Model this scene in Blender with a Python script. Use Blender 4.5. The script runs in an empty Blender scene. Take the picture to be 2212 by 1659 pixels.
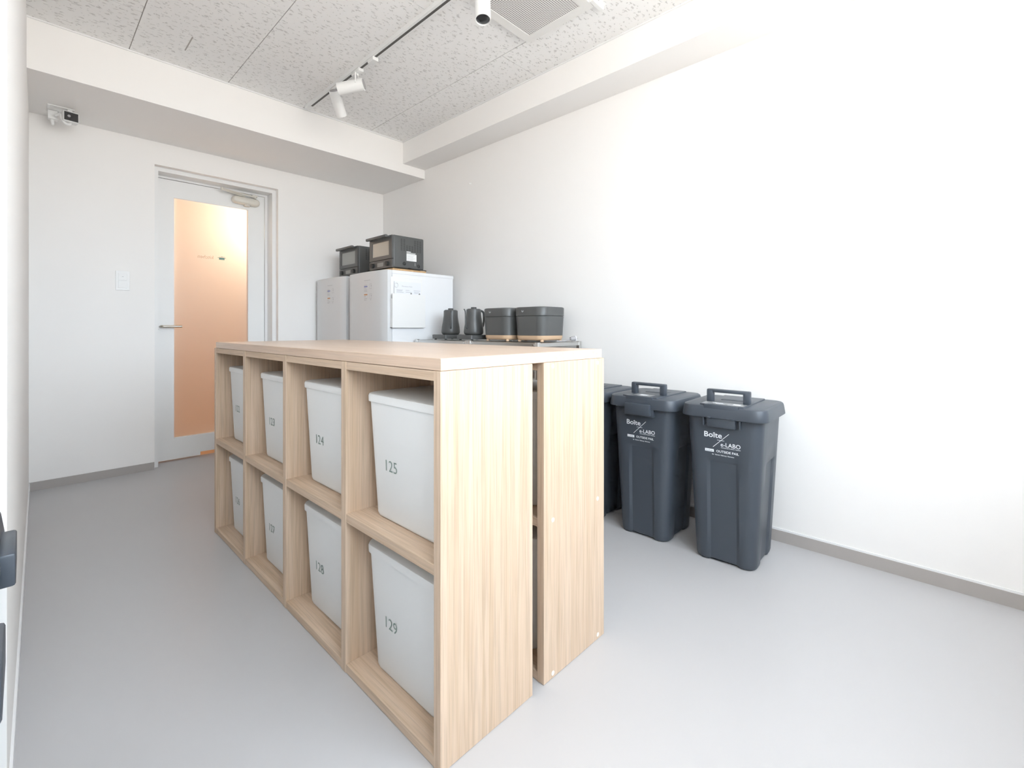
import bpy, bmesh, math, random
from mathutils import Vector, Matrix

S = bpy.context.scene
C = S.collection
random.seed(4)
PI = math.pi

# ------------------------------------------------------------------ camera
cam_d = bpy.data.cameras.new('camera')
cam_d.sensor_width = 36.0
cam_d.lens = 1003.82 / 2212 * 36.0
cam_d.shift_y = -(829.5 - 708.63) / 2212
cam_d.clip_start = 0.01
cam = bpy.data.objects.new('camera', cam_d)
cam.location = (0, 0, 0.96)
cam.rotation_euler = (PI / 2, 0, -math.radians(46.3132))
C.objects.link(cam)
S.camera = cam

# ------------------------------------------------------------------ world, daylight, exposure
world = bpy.data.worlds.new('sky')
S.world = world
world.use_nodes = True
nt = world.node_tree
bg = nt.nodes['Background']
tc = nt.nodes.new('ShaderNodeTexCoord')
sx = nt.nodes.new('ShaderNodeSeparateXYZ')
rp = nt.nodes.new('ShaderNodeValToRGB')
rp.color_ramp.elements[0].position = 0.49
rp.color_ramp.elements[0].color = (0.62, 0.60, 0.56, 1)
rp.color_ramp.elements[1].position = 0.52
rp.color_ramp.elements[1].color = (0.79, 0.90, 1.0, 1)
mr = nt.nodes.new('ShaderNodeMapRange')
mr.inputs['From Min'].default_value = -1
mr.inputs['From Max'].default_value = 1
nt.links.new(tc.outputs['Generated'], sx.inputs[0])
nt.links.new(sx.outputs['Z'], mr.inputs['Value'])
nt.links.new(mr.outputs[0], rp.inputs[0])
nt.links.new(rp.outputs[0], bg.inputs['Color'])
bg.inputs['Strength'].default_value = 13.3

S.view_settings.view_transform = 'Standard'
S.view_settings.look = 'None'
S.view_settings.exposure = 0.0
S.view_settings.gamma = 1.0
S.view_settings.use_curve_mapping = False
S.cycles.max_bounces = 7
S.cycles.diffuse_bounces = 5
S.cycles.use_light_tree = False
S.cycles.glossy_bounces = 3
S.cycles.adaptive_threshold = 0.05
S.cycles.adaptive_min_samples = 12
S.cycles.sample_clamp_indirect = 6.0

# room numbers
XR, YB, YF, ZC = 2.345, 3.9332, -0.85, 2.4793     # right wall, back wall, front wall, ceiling
XA = -0.45                                        # alcove wall
BY, BZ = 3.2666, 2.2267                           # back beam
RX, RZ = 2.1295, 2.301                            # right beam
WX0, WX1, WZ0, WZ1 = -0.38, 1.85, 1.06, 2.44       # window opening

pd = bpy.data.lights.new('window_portal', 'AREA')
pd.shape = 'RECTANGLE'
pd.size = WX1 - WX0
pd.size_y = WZ1 - WZ0
pd.cycles.is_portal = True
po = bpy.data.objects.new('window_portal', pd)
po.location = ((WX0 + WX1) / 2, YF - 0.13, (WZ0 + WZ1) / 2)
po.rotation_euler = (PI / 2, 0, 0)       # faces +y? (-z of the lamp turned to +y)
C.objects.link(po)

# ------------------------------------------------------------------ materials
def mat(name, col, rough=0.5, metal=0.0, spec=0.5):
    m = bpy.data.materials.new(name)
    m.use_nodes = True
    b = m.node_tree.nodes['Principled BSDF']
    b.inputs['Base Color'].default_value = (*col, 1)
    b.inputs['Roughness'].default_value = rough
    b.inputs['Metallic'].default_value = metal
    b.inputs['Specular IOR Level'].default_value = spec
    return m

def nodes(m):
    return m.node_tree.nodes, m.node_tree.links, m.node_tree.nodes['Principled BSDF']

def add_bump(m, scale, strength, dist=0.001, detail=3, stretch=(1, 1, 1)):
    n, l, b = nodes(m)
    t = n.new('ShaderNodeTexCoord'); mp = n.new('ShaderNodeMapping')
    mp.inputs['Scale'].default_value = stretch
    ns = n.new('ShaderNodeTexNoise'); ns.inputs['Scale'].default_value = scale
    ns.inputs['Detail'].default_value = detail
    bp = n.new('ShaderNodeBump'); bp.inputs['Strength'].default_value = strength
    bp.inputs['Distance'].default_value = dist
    l.new(t.outputs['Object'], mp.inputs[0]); l.new(mp.outputs[0], ns.inputs['Vector'])
    l.new(ns.outputs[0], bp.inputs['Height']); l.new(bp.outputs[0], b.inputs['Normal'])
    return m

def wood(name, stretch, light, dark, rough=0.5, line=0.5):
    """straight fine grain: stretch holds the scale along each axis (small = along the grain)"""
    m = mat(name, light, rough, 0, 0.3)
    n, l, b = nodes(m)
    t = n.new('ShaderNodeTexCoord'); oi = n.new('ShaderNodeObjectInfo')
    ad = n.new('ShaderNodeVectorMath'); ad.operation = 'ADD'
    sc = n.new('ShaderNodeVectorMath'); sc.operation = 'SCALE'
    sc.inputs['Scale'].default_value = 7.0
    cb = n.new('ShaderNodeCombineXYZ')
    for k in range(3):
        l.new(oi.outputs['Random'], cb.inputs[k])
    l.new(cb.outputs[0], sc.inputs[0])
    l.new(t.outputs['Object'], ad.inputs[0]); l.new(sc.outputs[0], ad.inputs[1])
    mp = n.new('ShaderNodeMapping'); mp.inputs['Scale'].default_value = stretch
    l.new(ad.outputs[0], mp.inputs[0])
    n1 = n.new('ShaderNodeTexNoise'); n1.inputs['Scale'].default_value = 1.0
    n1.inputs['Detail'].default_value = 5; n1.inputs['Roughness'].default_value = 0.65
    n1.inputs['Distortion'].default_value = 0.5
    l.new(mp.outputs[0], n1.inputs['Vector'])
    mp2 = n.new('ShaderNodeMapping'); mp2.inputs['Scale'].default_value = tuple(4.5 * v for v in stretch)
    l.new(ad.outputs[0], mp2.inputs[0])
    n2 = n.new('ShaderNodeTexNoise'); n2.inputs['Scale'].default_value = 1.0; n2.inputs['Detail'].default_value = 2
    l.new(mp2.outputs[0], n2.inputs['Vector'])
    r1 = n.new('ShaderNodeValToRGB')
    r1.color_ramp.elements[0].position = 0.36; r1.color_ramp.elements[0].color = (*dark, 1)
    r1.color_ramp.elements[1].position = 0.62; r1.color_ramp.elements[1].color = (*light, 1)
    l.new(n1.outputs[0], r1.inputs[0])
    r2 = n.new('ShaderNodeValToRGB')
    r2.color_ramp.elements[0].position = 0.33; r2.color_ramp.elements[0].color = (1 - 0.3 * line,) * 3 + (1,)
    r2.color_ramp.elements[1].position = 0.55; r2.color_ramp.elements[1].color = (1, 1, 1, 1)
    l.new(n2.outputs[0], r2.inputs[0])
    mx = n.new('ShaderNodeMix'); mx.data_type = 'RGBA'; mx.blend_type = 'MULTIPLY'
    mx.inputs['Factor'].default_value = 1
    l.new(r1.outputs[0], mx.inputs['A']); l.new(r2.outputs[0], mx.inputs['B'])
    l.new(mx.outputs['Result'], b.inputs['Base Color'])
    bp = n.new('ShaderNodeBump'); bp.inputs['Strength'].default_value = 0.15; bp.inputs['Distance'].default_value = 0.0006
    l.new(n2.outputs[0], bp.inputs['Height']); l.new(bp.outputs[0], b.inputs['Normal'])
    return m

WL, WD = (0.66, 0.51, 0.385), (0.565, 0.415, 0.29)
M = {}
M['wall'] = mat('wall_paint', (0.93, 0.912, 0.895), 0.85, 0, 0.2)
M['beam'] = mat('beam_paint', (0.93, 0.912, 0.895), 0.85, 0, 0.2)
M['floor'] = mat('floor_vinyl', (0.56, 0.555, 0.56), 0.34, 0, 0.4)
M['base'] = mat('baseboard_vinyl', (0.42, 0.39, 0.37), 0.5)
M['base_white'] = mat('baseboard_white', (0.85, 0.85, 0.86), 0.5)
M['white'] = mat('white_enamel', (0.86, 0.86, 0.855), 0.4)
M['door'] = mat('door_paint', (0.86, 0.86, 0.855), 0.45)
M['wood_z'] = wood('oak_upright', (52, 52, 1.3), WL, WD)
M['wood_y'] = wood('oak_along', (56, 1.4, 56), WL, WD)
M['wood_top'] = wood('oak_top', (50, 1.4, 60), (0.70, 0.54, 0.42), (0.62, 0.455, 0.34), 0.28, 0.35)
M['cap'] = mat('screw_cap', (0.80, 0.77, 0.72), 0.4)
M['box'] = mat('box_plastic', (0.82, 0.83, 0.83), 0.5, 0, 0.35)
M['number'] = mat('number_print', (0.24, 0.31, 0.28), 0.6)
M['bin'] = add_bump(mat('bin_plastic', (0.056, 0.067, 0.084), 0.40, 0, 0.5), 900, 0.12, 0.0004)
M['print'] = mat('white_print', (0.85, 0.88, 0.92), 0.5)
M['lid_label'] = mat('lid_label', (0.23, 0.235, 0.245), 0.35)
M['fridge'] = mat('fridge_enamel', (0.84, 0.85, 0.87), 0.3)
M['fridge_door'] = mat('fridge_door', (0.74, 0.75, 0.76), 0.25)
M['gap'] = mat('dark_gap', (0.10, 0.10, 0.105), 0.7)
M['paper'] = mat('paper', (0.86, 0.86, 0.85), 0.7)
M['paper2'] = mat('card', (0.82, 0.84, 0.88), 0.6)
M['ink'] = mat('grey_ink', (0.42, 0.42, 0.44), 0.7)
M['ink_blue'] = mat('blue_ink', (0.22, 0.24, 0.50), 0.7)
M['ink_red'] = mat('orange_ink', (0.62, 0.28, 0.12), 0.7)
M['black'] = mat('black_enamel', (0.092, 0.094, 0.093), 0.36, 0, 0.5)
M['black_matt'] = mat('black_matt', (0.035, 0.036, 0.035), 0.5)
M['silverglass'] = mat('oven_glass', (0.34, 0.35, 0.33), 0.12, 0.0, 0.8)
M['greyplate'] = mat('grey_plate', (0.30, 0.30, 0.285), 0.4)
M['tan'] = mat('tan_plastic', (0.62, 0.43, 0.28), 0.5)
M['steel'] = add_bump(mat('brushed_steel', (0.62, 0.62, 0.61), 0.28, 1.0), 300, 0.1, 0.0004, 2, (1, 0.05, 1))
M['chrome'] = mat('chrome', (0.80, 0.80, 0.80), 0.15, 1.0)
M['nickel'] = mat('nickel', (0.60, 0.56, 0.48), 0.3, 1.0)
M['beige'] = mat('beige_enamel', (0.68, 0.65, 0.59), 0.35)
M['greyplug'] = mat('grey_plug', (0.40, 0.39, 0.40), 0.5)
M['lens'] = mat('lens', (0.03, 0.03, 0.032), 0.08, 0, 0.8)
M['spot'] = mat('spot_enamel', (0.86, 0.86, 0.85), 0.35)
M['track_slot'] = mat('track_slot', (0.10, 0.095, 0.09), 0.5)
M['vent'] = mat('vent_enamel', (0.80, 0.79, 0.77), 0.45)
M['hole'] = mat('vent_hole', (0.16, 0.13, 0.13), 0.8)
M['board'] = wood('board_wood', (40, 3, 60), (0.66, 0.44, 0.24), (0.55, 0.35, 0.18))
M['green'] = mat('green_film', (0.24, 0.40, 0.34), 0.6)
M['ghost'] = mat('faint_film', (0.62, 0.52, 0.40), 0.6)

# floor: faint mottling of the vinyl and very soft ripple
n, l, b = nodes(M['floor'])
t = n.new('ShaderNodeTexCoord'); ns = n.new('ShaderNodeTexNoise'); ns.inputs['Scale'].default_value = 1.3
r = n.new('ShaderNodeValToRGB')
r.color_ramp.elements[0].position = 0.3; r.color_ramp.elements[0].color = (0.50, 0.493, 0.50, 1)
r.color_ramp.elements[1].position = 0.7; r.color_ramp.elements[1].color = (0.52, 0.513, 0.52, 1)
l.new(t.outputs['Object'], ns.inputs['Vector']); l.new(ns.outputs[0], r.inputs[0]); l.new(r.outputs[0], b.inputs['Base Color'])

# acoustic board with short dark fissures
M['acoustic'] = mat('acoustic_board', (0.76, 0.755, 0.75), 0.9, 0, 0.1)
n, l, b = nodes(M['acoustic'])
t = n.new('ShaderNodeTexCoord')
wn = n.new('ShaderNodeTexNoise'); wn.inputs['Scale'].default_value = 60; wn.inputs['Detail'].default_value = 1
wm = n.new('ShaderNodeVectorMath'); wm.operation = 'MULTIPLY_ADD'
wm.inputs[1].default_value = (0.022, 0.022, 0); 
l.new(t.outputs['Object'], wn.inputs['Vector']); l.new(wn.outputs['Color'], wm.inputs[0]); l.new(t.outputs['Object'], wm.inputs[2])
def flecks(scale, rot, thr, soft):
    mp = n.new('ShaderNodeMapping'); mp.inputs['Scale'].default_value = scale; mp.inputs['Rotation'].default_value = (0, 0, rot)
    vo = n.new('ShaderNodeTexVoronoi'); vo.inputs['Scale'].default_value = 1.0; vo.voronoi_dimensions = '2D'
    mr_ = n.new('ShaderNodeMapRange'); mr_.inputs['From Min'].default_value = thr - soft; mr_.inputs['From Max'].default_value = thr + soft
    l.new(wm.outputs[0], mp.inputs[0]); l.new(mp.outputs[0], vo.inputs['Vector']); l.new(vo.outputs['Distance'], mr_.inputs['Value'])
    return mr_.outputs[0]
mn = n.new('ShaderNodeMath'); mn.operation = 'MINIMUM'
l.new(flecks((14, 46, 1), 0.5, .135, .045), mn.inputs[0]); l.new(flecks((30, 34, 1), 1.3, .085, .03), mn.inputs[1])
r = mn
mx = n.new('ShaderNodeMix'); mx.data_type = 'RGBA'
mx.inputs['A'].default_value = (0.68, 0.665, 0.655, 1); mx.inputs['B'].default_value = (0.93, 0.922, 0.912, 1)
bp = n.new('ShaderNodeBump'); bp.inputs['Strength'].default_value = 0.6; bp.inputs['Distance'].default_value = 0.002
l.new(r.outputs[0], mx.inputs['Factor']); l.new(mx.outputs['Result'], b.inputs['Base Color'])
l.new(r.outputs[0], bp.inputs['Height']); l.new(bp.outputs[0], b.inputs['Normal'])

# frosted pane: light from the corridor lamp passes and scatters
m = bpy.data.materials.new('frosted_glass'); m.use_nodes = True
nn, ll = m.node_tree.nodes, m.node_tree.links
nn.remove(nn['Principled BSDF'])
tr = nn.new('ShaderNodeBsdfTranslucent'); tr.inputs['Color'].default_value = (0.95, 0.93, 0.90, 1)
df = nn.new('ShaderNodeBsdfDiffuse'); df.inputs['Color'].default_value = (0.8, 0.8, 0.78, 1)
gl = nn.new('ShaderNodeBsdfGlossy'); gl.inputs['Roughness'].default_value = 0.3
m1 = nn.new('ShaderNodeMixShader'); m1.inputs[0].default_value = 0.10
m2 = nn.new('ShaderNodeMixShader'); m2.inputs[0].default_value = 0.03
ll.new(tr.outputs[0], m1.inputs[1]); ll.new(df.outputs[0], m1.inputs[2])
ll.new(m1.outputs[0], m2.inputs[1]); ll.new(gl.outputs[0], m2.inputs[2])
ll.new(m2.outputs[0], nn['Material Output'].inputs[0])
M['frost'] = m
m = bpy.data.materials.new('window_glass'); m.use_nodes = True
nn, ll = m.node_tree.nodes, m.node_tree.links
nn.remove(nn['Principled BSDF'])
tp = nn.new('ShaderNodeBsdfTransparent'); gl = nn.new('ShaderNodeBsdfGlossy'); gl.inputs['Roughness'].default_value = 0.02
m2 = nn.new('ShaderNodeMixShader'); m2.inputs[0].default_value = 0.04
ll.new(tp.outputs[0], m2.inputs[1]); ll.new(gl.outputs[0], m2.inputs[2]); ll.new(m2.outputs[0], nn['Material Output'].inputs[0])
M['winglass'] = m
m = bpy.data.materials.new('lamp_globe'); m.use_nodes = True
b = m.node_tree.nodes['Principled BSDF']
b.inputs['Emission Color'].default_value = (1.0, 0.72, 0.42, 1); b.inputs['Emission Strength'].default_value = 6
M['globe'] = m

# ------------------------------------------------------------------ mesh helpers
def box(bm, x0, x1, y0, y1, z0, z1, bev=0.0, seg=2):
    vs = [bm.verts.new(p) for p in ((x0, y0, z0), (x1, y0, z0), (x1, y1, z0), (x0, y1, z0),
                                    (x0, y0, z1), (x1, y0, z1), (x1, y1, z1), (x0, y1, z1))]
    fs = [bm.faces.new([vs[i] for i in q]) for q in ((3, 2, 1, 0), (4, 5, 6, 7), (0, 1, 5, 4), (1, 2, 6, 5), (2, 3, 7, 6), (3, 0, 4, 7))]
    if bev > 0:
        es = {e for f in fs for e in f.edges}
        bmesh.ops.bevel(bm, geom=list(es), offset=bev, segments=seg, profile=0.5, affect='EDGES')
    return bm

def prism(bm, pts, z0, z1):
    a = [bm.verts.new((x, y, z0)) for x, y in pts]
    c = [bm.verts.new((x, y, z1)) for x, y in pts]
    k = len(pts)
    bm.faces.new(list(reversed(a))); bm.faces.new(c)
    for i in range(k):
        bm.faces.new((a[i], a[(i + 1) % k], c[(i + 1) % k], c[i]))
    return bm

def rrect(hx, hy, r, n=6, side=()):
    """rounded rectangle ring; side = extra fractions (-1..1) on each straight side"""
    pts = []
    r = min(r, hx, hy)
    for (cx, cy, a0) in ((hx - r, hy - r, 0), (-hx + r, hy - r, 90), (-hx + r, -hy + r, 180), (hx - r, -hy + r, 270)):
        for i in range(n + 1):
            a = math.radians(a0 + 90 * i / n)
            pts.append((cx + r * math.cos(a), cy + r * math.sin(a)))
    return pts

def skin(bm, rings, cap0=True, cap1=True):
    vr = [[bm.verts.new(p) for p in ring] for ring in rings]
    k = len(vr[0])
    for a, c in zip(vr, vr[1:]):
        for i in range(k):
            bm.faces.new((a[i], a[(i + 1) % k], c[(i + 1) % k], c[i]))
    if cap0: bm.faces.new(list(reversed(vr[0])))
    if cap1: bm.faces.new(vr[-1])
    return bm

def loft(bm, levels, n=6, cap0=True, cap1=True, cx=0, cy=0):
    """levels: (z, hx, hy, r)"""
    return skin(bm, [[(cx + x, cy + y, z) for x, y in rrect(hx, hy, r, n)] for z, hx, hy, r in levels], cap0, cap1)

def lathe(bm, prof, n=32, center=(0, 0)):
    return skin(bm, [[(center[0] + rr * math.cos(2 * PI * i / n), center[1] + rr * math.sin(2 * PI * i / n), z) for i in range(n)] for rr, z in prof])

def tube(bm, pts, rad, n=10, flat=1.0):
    pts = [Vector(p) for p in pts]
    rads = rad if isinstance(rad, (list, tuple)) else [rad] * len(pts)
    rings = []
    up = Vector((0, 0, 1))
    prev = None
    for i, p in enumerate(pts):
        d = (pts[min(i + 1, len(pts) - 1)] - pts[max(i - 1, 0)]).normalized()
        s = prev if prev is not None else (up if abs(d.z) < 0.9 else Vector((1, 0, 0)))
        u = (s - d * s.dot(d)).normalized(); prev = u
        v = d.cross(u)
        rings.append([p + u * rads[i] * math.cos(2 * PI * k / n) * flat + v * rads[i] * math.sin(2 * PI * k / n) for k in range(n)])
    return skin(bm, rings)

def cyl(bm, p0, p1, rad, n=24):
    return tube(bm, [p0, p1], rad, n)

def spline(pts, k=6):
    out = []
    P = [Vector(p) for p in pts]
    P = [P[0] * 2 - P[1]] + P + [P[-1] * 2 - P[-2]]
    for i in range(1, len(P) - 2):
        for j in range(k):
            t = j / k
            a, b_, c, d = P[i - 1], P[i], P[i + 1], P[i + 2]
            out.append(0.5 * ((2 * b_) + (c - a) * t + (2 * a - 5 * b_ + 4 * c - d) * t * t + (3 * b_ - a - 3 * c + d) * t ** 3))
    out.append(P[-2])
    return out

def obj(name, bm, material, parent=None, smooth=False, angle=35):
    me = bpy.data.meshes.new(name)
    bmesh.ops.recalc_face_normals(bm, faces=bm.faces[:])
    bm.to_mesh(me); bm.free()
    me.materials.append(M[material] if isinstance(material, str) else material)
    if smooth:
        me.polygons.foreach_set('use_smooth', [True] * len(me.polygons))
        me.set_sharp_from_angle(angle=math.radians(angle))
    o = bpy.data.objects.new(name, me)
    C.objects.link(o)
    if parent: o.parent = parent
    return o

def nb():
    return bmesh.new()

def tag(o, label, cat, group=None):
    o['label'] = label; o['category'] = cat
    if group: o['group'] = group
    return o

def thing(name, label, cat, loc=(0, 0, 0), rz=0.0, group=None):
    o = bpy.data.objects.new(name, None)
    o.empty_display_size = 0.05
    o.location = loc; o.rotation_euler = (0, 0, rz)
    C.objects.link(o)
    return tag(o, label, cat, group)

def struct(name, bm, m, label=None):
    o = obj(name, bm, m)
    o['kind'] = 'structure'
    if label: o['label'] = label
    return o

def copy_tree(src, loc, label, rz=None, skip=()):
    def cp(o, par):
        c = o.copy(); C.objects.link(c); c.parent = par
        for ch in list(o.children):
            if ch.name.split('.')[0] not in skip: cp(ch, c)
        return c
    c = cp(src, None)
    c.location = loc; c['label'] = label
    if rz is not None: c.rotation_euler = (0, 0, rz)
    return c

_deps = bpy.context.evaluated_depsgraph_get
def text_bm(bm, s, height, mtx, bold=0.0, align='LEFT', spacing=1.0, width=None):
    """letters as flat mesh; height = cap height; width squeezes the line to that length"""
    cu = bpy.data.curves.new('t', 'FONT'); cu.body = s; cu.size = 1.0
    cu.offset = bold; cu.space_character = spacing; cu.extrude = 0.0; cu.resolution_u = 3
    o = bpy.data.objects.new('t', cu); C.objects.link(o)
    bpy.context.view_layer.update()
    me = bpy.data.meshes.new_from_object(o.evaluated_get(_deps()))
    bpy.data.objects.remove(o); bpy.data.curves.remove(cu)
    xs = [v.co.x for v in me.vertices]
    x0, x1 = min(xs), max(xs)
    k = height / 0.70
    kx = k if width is None else width / (x1 - x0)
    sh = {'LEFT': -x0, 'CENTER': -(x0 + x1) / 2, 'RIGHT': -x1}[align]
    T = mtx @ Matrix.Diagonal((kx, k, 1, 1)) @ Matrix.Translation((sh, 0, 0))
    vs = [bm.verts.new(T @ v.co) for v in me.vertices]
    for p in me.polygons:
        try: bm.faces.new([vs[i] for i in p.vertices])
        except ValueError: pass
    bpy.data.meshes.remove(me)

def quad(bm, mtx, x0, x1, y0, y1, z=0.0):
    bm.faces.new([bm.verts.new(mtx @ Vector(p)) for p in ((x0, y0, z), (x1, y0, z), (x1, y1, z), (x0, y1, z))])

def frame_m(origin, ex, ey):
    ex = Vector(ex).normalized(); ey = Vector(ey).normalized(); ez = ex.cross(ey)
    return Matrix(((ex.x, ey.x, ez.x, origin[0]), (ex.y, ey.y, ez.y, origin[1]), (ex.z, ey.z, ez.z, origin[2]), (0, 0, 0, 1)))

# ================================================================== SETTING
struct('floor', box(nb(), XA - .1, XR + .1, YF - .12, 4.135, -0.1, 0.0), 'floor')
DX0, DX1, DZ = 0.6054, 1.401, 2.0736            # door opening in the plaster
bm = nb()
box(bm, XA - .1, DX0, YB, YB + .0496, 0, 2.6)
box(bm, DX1, XR + .1, YB, YB + .0496, 0, 2.6)
box(bm, DX0, DX1, YB, YB + .0496, DZ, 2.6)
struct('wall_back', bm, 'wall')
struct('wall_right', box(nb(), XR, XR + .1, YF - .12, YB, 0, 2.6), 'wall')
LW = ((0.0135, YB), (-0.0247, 1.32))
struct('wall_left', prism(nb(), [LW[0], (XA - .1, YB), (XA - .1, 1.32), LW[1]], 0, 2.6), 'wall')
struct('wall_alcove', box(nb(), XA - .1, XA, YF - .12, 1.32, 0, 2.6), 'wall')
bm = nb()
box(bm, XA, WX0, YF - .12, YF, 0, 2.6); box(bm, WX1, XR, YF - .12, YF, 0, 2.6)
box(bm, WX0, WX1, YF - .12, YF, 0, WZ0); box(bm, WX0, WX1, YF - .12, YF, WZ1, 2.6)
struct('wall_front', bm, 'wall')
struct('trim_1', box(nb(), LW[1][0], XR, BY, YB, BZ, 2.6), 'beam', 'deep white boxed beam across the top of the door wall')
struct('trim_2', box(nb(), RX, XR, YF, BY, RZ, 2.6), 'beam', 'white boxed beam along the top of the long right wall')
struct('trim_3', box(nb(), LW[1][0], RX, BY - .008, BY, ZC - .007, ZC), 'white')
struct('trim_4', box(nb(), RX - .008, RX, YF, BY - .008, ZC - .007, ZC), 'white')

# ceiling and its acoustic boards
ceil = struct('ceiling', box(nb(), XA, RX, YF, BY, ZC + .005, ZC + .1), mat('ceiling_joint', (0.42, 0.39, 0.36), 0.9))
cols = [XA, -0.085, 0.390, 0.8665, 1.3225, 1.8350, RX]
for i in range(6):
    xa, xb = cols[i], cols[i + 1]
    first = 2.832 if i in (1, 3, 5) else 2.346
    js = [BY] + [first - k for k in range(0, 6) if first - k > YF + .05] + [YF]
    for y1, y0 in zip(js, js[1:]):
        g = 0.0019
        bm = box(nb(), xa + g, xb - g, y0 + g, y1 - g, ZC, ZC + .0055)
        obj('ceiling_board', bm, 'acoustic', ceil)
obj('slot', box(nb(), 0.600, 0.606, 2.88, 3.05, ZC - .0006, ZC + .001), M['base'], ceil)

# baseboards
HB = 0.051
bb = struct('baseboard_back', box(nb(), 0.014, DX0 - .002, YB - .005, YB, 0, HB), 'base')
bm = nb(); box(bm, DX1, 1.70, YB - .005, YB, 0, HB)
obj('baseboard_run', bm, 'base', bb)
bb = struct('baseboard_right', box(nb(), XR - .006, XR, YF, YB - .005, 0, HB), 'base')
obj('cap_strip', box(nb(), XR - .004, XR, YF, YB - .005, HB, HB + .008), 'base_white', bb)
d = Vector((LW[0][0] - LW[1][0], LW[0][1] - LW[1][1])).normalized(); nrm = Vector((d.y, -d.x))
struct('baseboard_left', prism(nb(), [LW[0], LW[1], (LW[1][0] + nrm.x * .005, LW[1][1]), (LW[0][0] + nrm.x * .005, LW[0][1])], 0, HB), 'base_white')

# window in the front wall (behind the camera)
wf = nb()
t_ = 0.05
for (a, b_, c_, d_) in ((WX0, WX0 + t_, WZ0, WZ1), (WX1 - t_, WX1, WZ0, WZ1), (WX0 + t_, WX1 - t_, WZ0, WZ0 + t_), (WX0 + t_, WX1 - t_, WZ1 - t_, WZ1), (.51, .56, WZ0 + t_, WZ1 - t_)):
    box(wf, a, b_, YF - .10, YF - .05, c_, d_)
w1 = struct('window_1', wf, 'white')
for a, b_ in ((WX0 + t_, .51), (.56, WX1 - t_)):
    bm = nb(); quad(bm, frame_m((0, YF - .075, 0), (1, 0, 0), (0, 0, 1)), a, b_, WZ0 + t_, WZ1 - t_)
    obj('window_pane', bm, 'winglass', w1)

obj('added_shade_sill', box(nb(), WX0 - .03, WX1 + .03, YF - .02, YF + .20, WZ0 - .03, WZ0), 'white', w1)  # deep sill board, unseen, added to shade the floor below the window
# corridor behind the door
CY0, CY1 = 4.135, 5.35
struct('floor_corridor', box(nb(), .1, 2.1, CY0, CY1, -.1, 0), mat('corridor_floor', (0.62, 0.42, 0.26), 0.5))
bm = nb()
box(bm, .0, .1, CY0, CY1, 0, 2.5); box(bm, 2.1, 2.2, CY0, CY1, 0, 2.5); box(bm, 0, 2.2, CY1, CY1 + .1, 0, 2.5)
box(bm, .1, .635, CY0, CY0 + .01, 0, 2.5); box(bm, 1.353, 2.1, CY0, CY0 + .01, 0, 2.5); box(bm, .635, 1.353, CY0, CY0 + .01, 2.03, 2.5)
struct('wall_corridor', bm, mat('corridor_wall', (0.74, 0.60, 0.50), 0.9))
struct('ceiling_corridor', box(nb(), .0, 2.2, CY0, CY1 + .1, 2.5, 2.6), mat('corridor_ceiling', (0.82, 0.74, 0.64), 0.9))

# door
dr = thing('door_1', 'white door with a tall frosted glass pane glowing orange', 'door', (0.60, YB, 0))
del dr['category']
dr['kind'] = 'structure'
def L(o):                                       # door parts are modelled in room coordinates
    o.matrix_parent_inverse = Matrix.Translation((-0.60, -YB, 0)); return o
Y1, Y2 = 3.9828, 4.0917
bm = nb()
box(bm, DX0 - .06, .633, Y1, Y2, 0, 2.10); box(bm, 1.3728, DX1 + .06, Y1, Y2, 0, 2.10); box(bm, .633, 1.3728, Y1, Y2, 2.046, 2.10)
box(bm, DX0 - .06, .635, Y2, CY0, 0, 2.10); box(bm, 1.3533, DX1 + .06, Y2, CY0, 0, 2.10); box(bm, .635, 1.3533, Y2, CY0, 2.031, 2.10)
L(obj('door_frame', bm, 'door', dr))
YL = Y2 + .002
GX0, GX1, GZ0, GZ1 = 0.741, 1.2325, 0.160, 1.9050
bm = nb()
box(bm, .6375, GX0, YL, YL + .036, .010, 2.0275); box(bm, GX1, 1.3500, YL, YL + .036, .010, 2.0275)
box(bm, GX0, GX1, YL, YL + .036, GZ1, 2.0275); box(bm, GX0, .905, YL, YL + .036, .010, GZ0)
box(bm, .905, GX1, YL, YL + .036, .034, GZ0)
leaf = L(obj('door_leaf', bm, 'door', dr))
bm = nb(); quad(bm, frame_m((0, YL + .012, 0), (1, 0, 0), (0, 0, 1)), GX0, GX1, GZ0, GZ1)
L(obj('frosted_pane', bm, 'frost', dr))
bm = nb()
for a, b_, c_, d_ in ((GX0, GX0 + .003, GZ0, GZ1), (GX1 - .003, GX1, GZ0, GZ1), (GX0, GX1, GZ0, GZ0 + .006), (GX0, GX1, GZ1 - .003, GZ1)):
    box(bm, a, b_, YL + .004, YL + .011, c_, d_)
L(obj('glazing_bead', bm, 'door', dr))
# film on the pane read from behind: the word runs right to left
bm = nb()
fm = frame_m((.9912, YL + .0112, 1.487), (-1, 0, 0), (0, 0, 1))
text_bm(bm, 'kitchen', .026, fm, 0.0, width=.100)
L(obj('door_lettering', bm, 'ghost', dr))
bm = nb()
fm = frame_m((1.0486, YL + .0112, 1.4865), (1, 0, 0), (0, 0, 1))
quad(bm, fm, -.019, .019, 0, .016); quad(bm, fm, -.028, .028, .014, .0175); quad(bm, fm, -.020, .020, .0215, .0235); quad(bm, fm, -.004, .004, .0235, .026)
L(obj('pot_pictogram', bm, 'green', dr))
# lever handle
bm = nb(); hx, hz = .668, .972
cyl(bm, (hx, YL, hz), (hx, YL - .008, hz), .026, 32)
L(obj('handle_rose', bm, 'white', dr, True))
bm = nb()
tube(bm, spline([(hx - .004, YL - .008, hz), (hx - .004, YL - .045, hz), (hx + .006, YL - .055, hz), (hx + .055, YL - .055, hz), (hx + .112, YL - .055, hz)], 5), .0085, 14)
L(obj('handle_lever', bm, 'nickel', dr, True, 50))
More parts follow.
